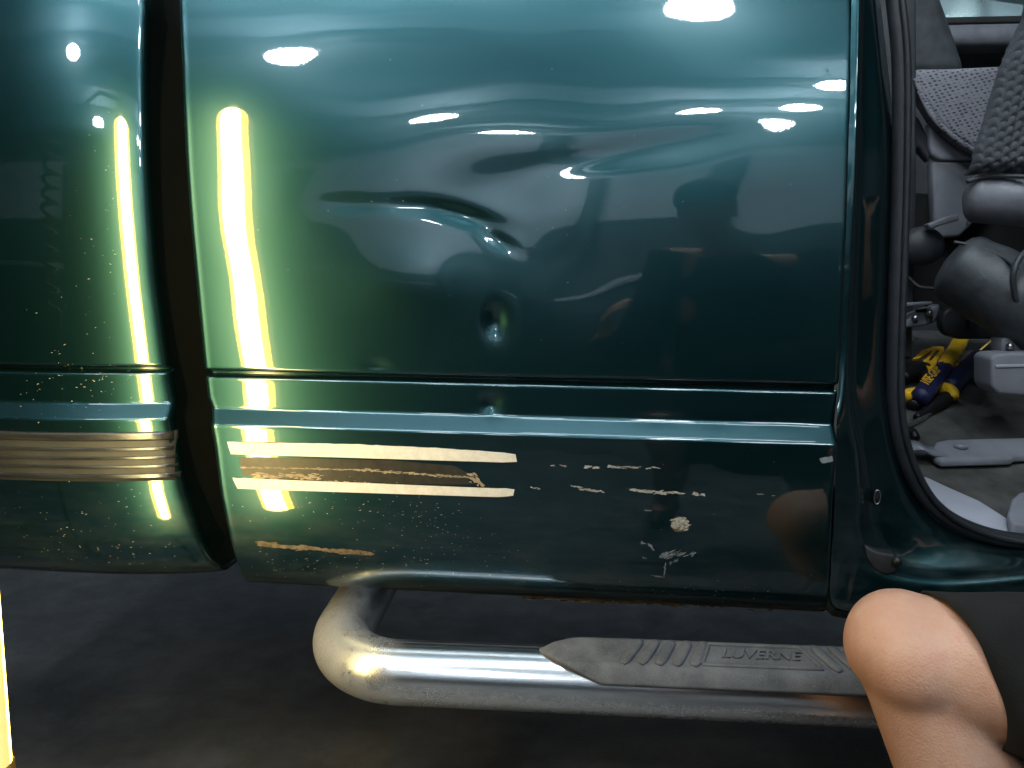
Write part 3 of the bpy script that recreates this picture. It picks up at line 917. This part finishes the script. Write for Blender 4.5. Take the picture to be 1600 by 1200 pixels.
# ---- chrome step bar ----
b0, b1 = at(622, 1050, -.040), at(1300, 1079, -.040)
dirx = (b1 - b0).normalized()
path = [b0 + dirx * s for s in np.linspace(1.45, 0.0, 30)]
Rb = 0.098
cen = b0 + Vector((0, Rb, 0))
for a in np.linspace(4, 92, 24):
    path.append(cen + Vector((-math.sin(rad(a)) * Rb, -math.cos(rad(a)) * Rb, 0.008 * (a / 90.0) ** 2)))
for s in np.linspace(.03, .38, 8):
    path.append(cen + Vector((-Rb, s, .008 + s * .12)))
bar = link('step_bar', tube_mesh(path, 0.0388, 40, True, 1.0, (0, 0, 1)), M['chrome'], TR)

# rubber step pad lofted over the bar
ROT = rad(14)
def bar_at(x):
    t = (x - b0.x) / dirx.x
    return b0 + dirx * t
xp0 = at(843, 1004, -.04).x
xp1 = b1.x + 0.55
def pad_r(th):
    top = 0.0450 / max(math.sin(th), 0.05)
    side = 0.0425 + 0.0075 * min(1, max(0, th) / rad(55))
    return min(top, side)
NS, NA = 110, 34
R = []
for s in np.linspace(0, 1, NS) ** 1.5:
    x = xp0 + (xp1 - xp0) * s
    u = min(1.0, (x - xp0) / 0.075)
    th1 = rad(96 - 62 * (u ** 0.62))
    th0 = rad(98 + 27 * min(1.0, u * 1.4))
    g = min(1.0, 0.18 + (x - xp0) / 0.02)
    c = bar_at(x)
    row = []
    for k, th in enumerate(np.linspace(th1, th0, NA)):
        r = .0385 + (pad_r(th) - .0385) * g * min(1.0, 0.35 + min(k, NA - 1 - k) / 1.5)
        A = th - ROT
        row.append((c.x, c.y - math.cos(A) * r, c.z + math.sin(A) * r))
    row = [(c.x, c.y - math.cos(th1 - ROT) * .0380, c.z + math.sin(th1 - ROT) * .0380)] + row + [(c.x, c.y - math.cos(th0 - ROT) * .0380, c.z + math.sin(th0 - ROT) * .0380)]
    R.append(row)
pad = link('step_pad', grid_mesh(np.array(R)), M['pad'], bar)
def on_pad(px, fy, lift=0.0):
    """point on the flat top of the pad; px pixel column at the bar, fy metres across (towards the body +)"""
    p = at(px, 1020, -.04)
    c = bar_at(p.x)
    h_ = .0450 + lift
    return Vector((c.x, c.y + fy * math.cos(ROT) - h_ * math.sin(ROT), c.z + fy * math.sin(ROT) + h_ * math.cos(ROT)))
def pad_rib(px0, px1):
    a, b = on_pad(px0, -.0215, .0004), on_pad(px1, .021, .0004)
    pts = [a + (b - a) * t for t in np.linspace(0, 1, 9)]
    rr = [.0040, .0064, .0070, .0070, .0070, .0070, .0070, .0064, .0040]
    o = link('pad_rib', tube_mesh(pts, rr, 12, True, 0.5), M['pad'], bar)
for k in range(5): pad_rib(971 + k * 27, 1001 + k * 25)
for k in range(5): pad_rib(1302 + k * 29, 1272 + k * 28)
fr = [on_pad(1092, -.018), on_pad(1108, .018), on_pad(1250, .018), on_pad(1276, -.018)]
frame_pts = []
for i in range(4):
    for t in np.linspace(0, 1, 8, endpoint=False): frame_pts.append(fr[i] + (fr[(i + 1) % 4] - fr[i]) * t)
link('badge_frame', tube_mesh([*frame_pts, frame_pts[0]], .0027, 8, False), M['pad'], bar)
tmh = text_mesh('LUVERNE', .021, .0010, .30, .0003)
to = link('embossed_lettering', tmh, M['pad'], bar, False)
tc = on_pad(1184, .001, .0012)
xl = (on_pad(1250, 0) - on_pad(1110, 0)).normalized()
wd = max(v.co.x for v in tmh.vertices) - min(v.co.x for v in tmh.vertices)
sx = (on_pad(1262, 0) - on_pad(1104, 0)).length / wd * 0.80
to.matrix_world = Matrix.Identity(4)
yl = Vector((0, math.cos(ROT), math.sin(ROT))); yl = (yl - xl * yl.dot(xl)).normalized(); zl_ = xl.cross(yl).normalized()
to.matrix_basis = Matrix.Translation(tc) @ Matrix((xl, yl, zl_)).transposed().to_4x4() @ Matrix.Diagonal((sx, 1.0, 1, 1))

# ================================================================== inspection light
zb, ztop = 0.425, 1.265
def ly(z): return -0.275 - .10 * (1.25 - z)
RT = .030
_e0, _e1 = at(12, 1195, ly(.48)), at(-28, 775, ly(.66))          # right edge of the light where it enters the picture
def lx(z): return _e0.x + (_e1.x - _e0.x) * (z - _e0.z) / (_e1.z - _e0.z) - RT
LX, LY = lx(0.1), ly(.1)
def lp(z): return Vector((lx(z), ly(z), z))
IL = thing('inspection_light', (LX, LY, 0), 'yellow glowing tube light standing upright at the left edge', 'work light')
def rz(z): return RT * math.sqrt(max(0.01, 1 - max(0.0, (z - ztop + .035) / .035) ** 2))
def lens(name, a0, a1, m):
    R_ = [[tuple(lp(z) + Vector((math.sin(a) * rz(z), math.cos(a) * rz(z), 0))) for a in np.radians(np.linspace(a0, a1, 10) + 8)] for z in np.concatenate([np.linspace(zb, ztop - .035, 12), ztop - .035 + .0345 * np.sin(np.radians(np.linspace(8, 90, 9)))])]
    return link(name, grid_mesh(np.array(R_)), m, IL)
lens('glowing_lens', -36, 36, M['tube'])
lens('lens_flank', 36, 62, M['tube_mid']); lens('lens_flank', -62, -36, M['tube_mid'])
lens('lens_edge', 62, 135, M['tube_edge']); lens('lens_edge', -135, -62, M['tube_edge'])
lens('lens_back', 135, 225, M['tube_back'])
link('end_cap', tube_mesh([lp(zb - .05), lp(zb - .001)], .032, 24), M['gold'], IL)
link('end_cap', tube_mesh([lp(ztop + .001), lp(ztop + .05)], .012, 24), M['lamp_body'], IL)
link('stand_pole', tube_mesh([lp(.03), lp(zb - .05)], .012, 16), M['lamp_body'], IL)
for a in (100, 220, 340):
    link('foot', tube_mesh([(LX, LY, .10), (LX + .25 * math.cos(rad(a)), LY + .25 * math.sin(rad(a)), .012)], .009, 10), M['lamp_body'], IL)
box('shade_panel', (lx(1.0) - .125, ly(1.0) - .03, 1.0), (.165, .006, .52), M['plastic'], IL, .002)
cx, cy = -.845, -.315
coil = [(cx + .020 * math.cos(t), cy + .020 * math.sin(t), 1.19 - .37 * t / (2 * math.pi * 10)) for t in np.linspace(0, 2 * math.pi * 10, 200)]
link('coiled_cord', tube_mesh([tuple(lp(ztop + .045)), (lx(ztop) - .08, ly(ztop), ztop + .06), (cx + .05, cy, ztop), (cx + .02, cy, 1.22), *coil, (cx, cy, .6), (cx - .03, cy, .2), (cx - .1, cy, .012), (cx - .6, cy, .012)], .006, 8), M['rubber'], IL)

# ================================================================== locking pliers on the cab floor
def tube_on_floor(pts, rr, seg=14, flat=1.0):
    P = catmull([carpet_at(x, y, l) for x, y, l in pts], 30)
    R_ = np.interp(np.linspace(0, 1, 30), np.linspace(0, 1, len(rr)), rr)
    return tube_mesh(P, R_, seg, True, flat)
def pliers(label, handle, navy, cuff, jaw, guard, text=None):
    base = carpet_at(navy[0][0], navy[0][1])
    t = thing('locking_pliers', base, label, 'pliers', 'yellow and navy locking pliers on the cab floor')
    if handle: link('handle', tube_on_floor(handle, [.0135, .0145, .0145, .0135]), M['yellow'], t)
    nv = link('grip', tube_on_floor(navy, [.0155, .017, .017, .0165]), M['navy'], t)
    link('cuff', tube_on_floor(cuff, [.010, .012, .012, .008]), M['yellow'], t)
    for k, (pts, rr, m) in enumerate(jaw):
        link(('lower_jaw', 'upper_jaw', 'rivet', 'lever')[k % 4], tube_on_floor(pts, rr), M[m], t)
    if guard:
        pts = [carpet_at(x, y, .035) for x, y in guard]
        o = link('release_lever', bm_mesh(poly_prism(pts, Vector((0, .004, -.006)))), M['yellow'], t)
        bevel(o, .001)
    return t, nv
t1, nv1 = pliers('locking pliers with lettered navy grip and yellow handle, lying uppermost',
    [(1503, 527, .03), (1494, 545, .03), (1482, 563, .03), (1472, 580, .03)],
    [(1475, 576, .028), (1462, 592, .028), (1447, 610, .028), (1437, 622, .028)],
    [(1413, 619, .025), (1425, 616, .025), (1440, 616, .026), (1442, 626, .022)],
    [([(1418, 628, .012), (1428, 630, .012), (1440, 632, .012)], [.011, .013, .010], 'tool_black'),
     ([(1412, 590, .02), (1428, 582, .02), (1446, 580, .02), (1450, 596, .02)], [.010, .016, .017, .012], 'tool_black'),
     ([(1402, 626, .02), (1412, 618, .02)], [.005, .006], 'steel')],
    None)
# pierced release lever of the upper pair
for q in ([(1427, 560), (1440, 548), (1458, 541), (1474, 541), (1472, 546), (1456, 548), (1444, 554), (1436, 560)], [(1474, 541), (1476, 546), (1456, 576), (1448, 571)],
          [(1458, 547), (1463, 547), (1451, 562), (1446, 561)], [(1443, 561), (1462, 564), (1464, 568), (1452, 579), (1444, 566)]):
    o = link('release_lever', bm_mesh(poly_prism([carpet_at(x, y, .036) for x, y in q], Vector((0, .004, -.006)))), M['yellow'], t1)
    bevel(o, .0008)
t2, nv2 = pliers('locking pliers with plain navy grip, half hidden under the other pair',
    None,
    [(1528, 558, .018), (1514, 574, .018), (1498, 590, .018), (1484, 606, .018)],
    [(1468, 606, .018), (1478, 608, .02), (1487, 614, .02), (1490, 622, .016)],
    [([(1432, 652, .010), (1452, 640, .010), (1478, 622, .012)], [.006, .010, .013], 'tool_black'),
     ([(1410, 668, .008), (1440, 654, .008), (1468, 632, .010)], [.004, .004, .004], 'steel'),
     ([(1403, 656, .012), (1409, 652, .012)], [.007, .006], 'steel'),
     ([(1478, 582, .016), (1490, 572, .016), (1499, 573, .016), (1497, 580, .016)], [.007, .007, .006, .003], 'yellow')],
    None)
# VISE-GRIP lettering on the upper grip
vt = text_mesh('VISE-GRIP', .0150, .0004)
vo = link('lettering', vt, M['yellow'], nv1, False)
pa, pb_ = carpet_at(1440, 604, .0445), carpet_at(1462, 579, .0445)
vx = (pb_ - pa).normalized()
vz = (CAM_LOC - pa).normalized(); vz = (vz - vx * vz.dot(vx)).normalized()
vy = vz.cross(vx)
wv = max(v.co.x for v in vt.vertices) - min(v.co.x for v in vt.vertices)
k = (pb_ - pa).length / wv
vo.matrix_basis = Matrix.Translation((pa + pb_) / 2 + vz * .0075) @ Matrix((vx, vy, vz)).transposed().to_4x4() @ Matrix.Diagonal((k, k * 1.15, 1, 1))
# thin pry rod and chrome socket lying further back
rodt = link('pry_rod', tube_mesh([carpet_at(1514, 562, .02), carpet_at(1566, 517, .02), carpet_at(1572, 519, .02)], .0022, 8), M['gold'], None)
tag(rodt, 'thin tan rod lying beside the pliers on the cab floor', 'rod')
sk = link('socket', tube_mesh([carpet_at(1406, 534, .012), carpet_at(1424, 534, .012), carpet_at(1429, 529, .012)], [.006, .006, .005], 12), M['steel'], None)
tag(sk, 'small chrome socket under the seat track behind the pliers', 'socket')
gc = link('black_clamp', tube_mesh(catmull([carpet_at(1408, 680, .012), carpet_at(1416, 674, .016), carpet_at(1426, 676, .014), carpet_at(1430, 686, .008)], 16), [.008] * 16, 12), M['tool_black'], None)
tag(gc, 'small black curled clamp between the pliers and the belt strap', 'clamp')

# ================================================================== people
def capsule(bm, a, b, r0, r1, seg=18):
    a, b = Vector(a), Vector(b)
    d = b - a
    L = max(d.length, 1e-5)
    q = Vector((0, 0, 1)).rotation_difference(d.normalized()).to_matrix().to_4x4()
    prof_ = []
    for t in np.linspace(-90, 0, 7): prof_.append((r0 * math.cos(rad(t)), r0 * math.sin(rad(t))))
    for t in np.linspace(0, 90, 7): prof_.append((r1 * math.cos(rad(t)), L + r1 * math.sin(rad(t))))
    prev = None
    Mx = Matrix.Translation(a) @ q
    for r, z in prof_:
        ring = [bm.verts.new(Mx @ Vector((max(r, 1e-5) * math.cos(2 * math.pi * k / seg), max(r, 1e-5) * math.sin(2 * math.pi * k / seg), z))) for k in range(seg)]
        if prev:
            for k in range(seg): bm.faces.new((prev[k], prev[(k + 1) % seg], ring[(k + 1) % seg], ring[k]))
        else:
            bm.faces.new(ring[::-1])
        prev = ring
    bm.faces.new(prev)

def ball(bm, c, r, sc=(1, 1, 1), rot=None):
    bmesh.ops.create_uvsphere(bm, u_segments=22, v_segments=14, radius=r, matrix=Matrix.Translation(c) @ (rot.to_4x4() if rot else Matrix.Identity(4)) @ Matrix.Diagonal((*sc, 1)))

def cloth(name, rings, m, parent, thick=.003, wr=.003, seg=40):
    """rings: list of (centre, axis, ra, rb, updir)"""
    R = []
    for i, (c, ax, ra, rb, up) in enumerate(rings):
        c, ax, up = Vector(c), Vector(ax).normalized(), Vector(up)
        u = (up - ax * up.dot(ax)).normalized(); v = ax.cross(u)
        R.append([tuple(c + (u * math.cos(2 * math.pi * k / seg) * ra + v * math.sin(2 * math.pi * k / seg) * rb) * (1 + wr / ra * math.sin(k * 0.9 + i * 1.7) * math.sin(i * 0.8 + k * .3))) for k in range(seg)])
    o = link(name, grid_mesh(np.array(R), True), m, parent)
    subsurf(o, 1)
    md = o.modifiers.new('s', 'SOLIDIFY'); md.thickness = thick; md.offset = 1
    return o

def person(label, J, shorts_hem=0.62, long_sleeves=False, cap=False):
    V = {k: Vector(v) for k, v in J.items()}
    t = thing('person', (V['pelvis'].x, V['pelvis'].y, 0), label, 'person')
    bm = bmesh.new()
    side = (V['hip_l'] - V['hip_r']).normalized()
    capsule(bm, V['hip_l'].lerp(V['hip_r'], .2), V['hip_r'].lerp(V['hip_l'], .2), .10, .10)
    capsule(bm, V['pelvis'], V['chest'], .11, .125)
    sh = (V['sho_l'] - V['sho_r']).normalized()
    capsule(bm, V['chest'] + sh * .07, V['chest'] - sh * .07, .115, .115)
    capsule(bm, V['sho_l'], V['sho_r'], .062, .062)
    capsule(bm, V['chest'], V['neck'], .09, .052)
    capsule(bm, V['neck'], V['head'], .052, .05)
    fwd = V['face'].normalized()
    upv = (V['head'] - V['neck']).normalized()
    lat = fwd.cross(upv).normalized()
    upv = lat.cross(fwd).normalized()
    B = Matrix((lat, fwd, upv)).transposed()
    H = V['head']
    ball(bm, H + upv * .05, .10, (.76, .95, 1.05), B)
    ball(bm, H + fwd * .022 - upv * .03, .078, (.80, .88, .95), B)
    capsule(bm, H + fwd * .092 + upv * .035, H + fwd * .108 - upv * .002, .009, .014)
    capsule(bm, H + fwd * .082 - upv * .032 + lat * .014, H + fwd * .082 - upv * .032 - lat * .014, .011, .011)
    capsule(bm, H + fwd * .085 + upv * .052 + lat * .028, H + fwd * .085 + upv * .052 - lat * .028, .010, .010)
    for s in (-1, 1): ball(bm, H + lat * s * .078 + upv * .02, .03, (.35, .7, 1.1), B)
    for s in ('l', 'r'):
        S_, E, Wr = V['sho_' + s], V['elb_' + s], V['wri_' + s]
        capsule(bm, S_, E, .052, .040)
        capsule(bm, E, E.lerp(Wr, .35), .041, .042)
        capsule(bm, E.lerp(Wr, .35), Wr, .042, .027)
        hd = V['hand_' + s].normalized()
        pn = V['palm_' + s].normalized()
        pn = (pn - hd * pn.dot(hd)).normalized()
        pl = hd.cross(pn)
        if s == 'r': pl = -pl
        for q in (-.026, -.009, .009, .026):
            capsule(bm, Wr + hd * .01 + pl * q * .6, Wr + hd * .085 + pl * q, .014, .012)
        for q, ln in ((-.030, .060), (-.010, .074), (.010, .080), (.029, .070)):
            a = Wr + hd * .09 + pl * q
            b = a + (hd * .9 + pn * .35).normalized() * ln * .5
            c = b + (hd * .55 + pn * .85).normalized() * ln * .5
            capsule(bm, a, b, .0095, .0088); capsule(bm, b, c, .0088, .0078)
        a = Wr + hd * .025 + pl * .028
        b = a + (hd * .6 + pl * .7 + pn * .3).normalized() * .042
        c = b + (hd * .85 + pl * .25 + pn * .35).normalized() * .034
        capsule(bm, a, b, .014, .0105); capsule(bm, b, c, .0105, .009)
        Hp, K, A, T = V['hip_' + s], V['kne_' + s], V['ank_' + s], V['toe_' + s]
        capsule(bm, Hp, Hp.lerp(K, .55), .092, .076)
        capsule(bm, Hp.lerp(K, .55), K, .074, .055)
        back = ((Hp + A) / 2 - K).normalized()
        sd = V.get('kside', side)
        # knee cap and condyles
        ball(bm, K - back * .010, .053)
        capsule(bm, K + sd * .018 - back * .004, K - sd * .018 - back * .004, .050, .050)
        capsule(bm, K - back * .030 + (A - K).normalized() * .012, K.lerp(A, .16) - back * .016, .032, .026)
        cf = K.lerp(A, .30) + back * .022
        capsule(bm, K, cf, .052, .056)
        capsule(bm, cf, K.lerp(A, .62) + back * .010, .056, .042)
        capsule(bm, K, A, .046, .033)
        capsule(bm, K.lerp(A, .62) + back * .01, A, .042, .034)
        capsule(bm, A, T, .036, .026)
    body = link('body', bm_mesh(bm), M['skin'], t)
    md = body.modifiers.new('r', 'REMESH'); md.mode = 'VOXEL'; md.voxel_size = .0055; md.use_smooth_shade = True
    md = body.modifiers.new('s', 'SMOOTH'); md.factor = .5; md.iterations = 9
    # hair, eyes
    bm = bmesh.new(); ball(bm, H + upv * .058 - fwd * .010, .104, (.80, .96, 1.04), B)
    bmesh.ops.bisect_plane(bm, geom=bm.verts[:] + bm.edges[:] + bm.faces[:], plane_co=H + upv * .07 + fwd * .06, plane_no=(upv * -.55 + fwd * .83), clear_outer=True)
    link('hair', bm_mesh(bm), M['hair'], t)
    for s in (-1, 1):
        bm = bmesh.new(); ball(bm, H + fwd * .088 + upv * .036 + lat * s * .032, .011)
        link('eye', bm_mesh(bm), M['plastic_light'], t)
    # clothes
    for s in ('l', 'r'):
        Hp, K, A, T = V['hip_' + s], V['kne_' + s], V['ank_' + s], V['toe_' + s]
        ax = K - Hp
        hem = J.get('hem_axis') if s == 'r' else None
        n = 18
        rings = []
        for i in range(n):
            w = i / (n - 1)
            f_ = w * shorts_hem - .12 * (1 - w)
            a_ = ax.normalized()
            if hem: a_ = a_.lerp(Vector(hem).normalized(), w ** 3)
            r = .112 - .042 * w ** 1.6
            rings.append((Hp + ax * f_ - Vector((0, 0, .006 * w)), a_, r, r * .95, (0, 0, 1)))
        cloth('shorts_leg', rings, M['shorts'], t)
        # shoes
        dv = (T - A)
        dv = Vector((dv.x, dv.y, 0)).normalized()
        bm = bmesh.new()
        capsule(bm, A - dv * .035 - Vector((0, 0, .035)), A + dv * .11 - Vector((0, 0, .045)), .042, .038)
        capsule(bm, A + dv * .09 - Vector((0, 0, .045)), T + dv * .02 - Vector((0, 0, .012)), .040, .030)
        capsule(bm, A, A - Vector((0, 0, .03)), .042, .044)
        sh_ = link('shoe', bm_mesh(bm), M['shoe'], t)
        md = sh_.modifiers.new('r', 'REMESH'); md.mode = 'VOXEL'; md.voxel_size = .008; md.use_smooth_shade = True
        S_, E = V['sho_' + s], V['elb_' + s]
        cloth('sleeve', [(S_.lerp(E, f_), E - S_, .068 - .006 * f_, .068 - .006 * f_, (0, 0, 1)) for f_ in np.linspace(-.12, .62, 9)], M['shirt'], t)
        if long_sleeves:
            Wr = V['wri_' + s]
            cloth('sleeve_cuff', [(E.lerp(Wr, f_), Wr - E, .054 - .016 * f_, .054 - .016 * f_, (0, 0, 1)) for f_ in np.linspace(-.18, .98, 11)], M['shirt'], t)
            cloth('sleeve_upper', [(S_.lerp(E, f_), E - S_, .060, .060, (0, 0, 1)) for f_ in np.linspace(.5, 1.12, 7)], M['shirt'], t)
    if cap:
        bm = bmesh.new(); ball(bm, H + upv * .066, .108, (.84, 1.0, .98), B)
        bmesh.ops.bisect_plane(bm, geom=bm.verts[:] + bm.edges[:] + bm.faces[:], plane_co=H + upv * .062, plane_no=-upv + fwd * .06, clear_outer=True)
        cp = link('cap', bm_mesh(bm), M['shirt'], t)
        bm = bmesh.new(); ball(bm, H + upv * .066 + fwd * .115, .07, (1.05, 1.0, .10), B)
        link('cap_brim', bm_mesh(bm), M['shirt'], cp)
    P, Cc = V['pelvis'], V['chest']
    tor = []
    top = V['neck'].lerp(Cc, .25)
    for i, f_ in enumerate(np.linspace(-.35, 1, 14)):
        c = P + (Cc - P) * f_
        tor.append((c, Cc - P, .128 + .012 * f_, .175 + .02 * f_, fwd))
    tor.append((Cc.lerp(V['neck'], .45), V['neck'] - Cc, .115, .17, fwd))
    tor.append((Cc.lerp(V['neck'], .75), V['neck'] - Cc, .085, .115, fwd))
    tor.append((Cc.lerp(V['neck'], .95), V['neck'] - Cc, .062, .068, fwd))
    cloth('shirt', tor, M['shirt'], t)
    return t

# technician half kneeling at the door opening: only his raised knee is in the picture
kn = at(1424, 1020, -.20)
person('person in dark shorts half kneeling by the step bar, bare knee raised', dict(
    pelvis=(.84, -.50, .52), chest=(.80, -.50, .90), neck=(.77, -.50, 1.08), head=(.74, -.49, 1.19), face=(-1, .25, -.15),
    sho_l=(.79, -.68, 1.0), sho_r=(.79, -.32, 1.0), elb_l=(.74, -.76, .74), elb_r=(.80, -.24, .74), wri_l=(.58, -.66, .62), wri_r=(.66, -.30, .62),
    hand_l=(-.9, .2, -.3), hand_r=(-.85, .1, -.2), palm_l=(0, .2, -1), palm_r=(0, 0, -1),
    hip_l=(.82, -.60, .50), hip_r=(.80, -.40, .52), kne_l=(.50, -.72, .075), kne_r=tuple(kn), ank_l=(.94, -.70, .10), ank_r=(kn.x + .12, -.27, .10),
    toe_l=(.98, -.70, .05), toe_r=(kn.x + .00, -.24, .05), hem_axis=(-.93, -.12, -.30)), 0.925)
# photographer crouching behind the camera, seen only as a reflection in the paint
DY = .34
person('person in black shirt and cap crouching behind the camera, mirrored in the cab side', dict(
    pelvis=(.46, -1.58 + DY, .52), chest=(.34, -1.46 + DY, .88), neck=(.30, -1.38 + DY, 1.06), head=(.27, -1.34 + DY, 1.17), face=(-.25, 1, -.12),
    sho_l=(.16, -1.42 + DY, 1.0), sho_r=(.52, -1.42 + DY, 1.0), elb_l=(.10, -1.36 + DY, .74), elb_r=(.52, -1.24 + DY, .74), wri_l=(.02, -1.06, .78), wri_r=(.20, -1.04, .70),
    hand_l=(0, .5, .8), hand_r=(-.9, .2, .5), palm_l=(1, 0, 0), palm_r=(0, 0, 1),
    hip_l=(.36, -1.56 + DY, .50), hip_r=(.56, -1.56 + DY, .50), kne_l=(.20, -1.16, .46), kne_r=(.66, -1.36 + DY, .075), ank_l=(.22, -1.40, .10), ank_r=(.62, -1.78 + DY, .10),
    toe_l=(.19, -1.26, .05), toe_r=(.62, -1.84 + DY, .05)), 0.90, long_sleeves=True, cap=True)
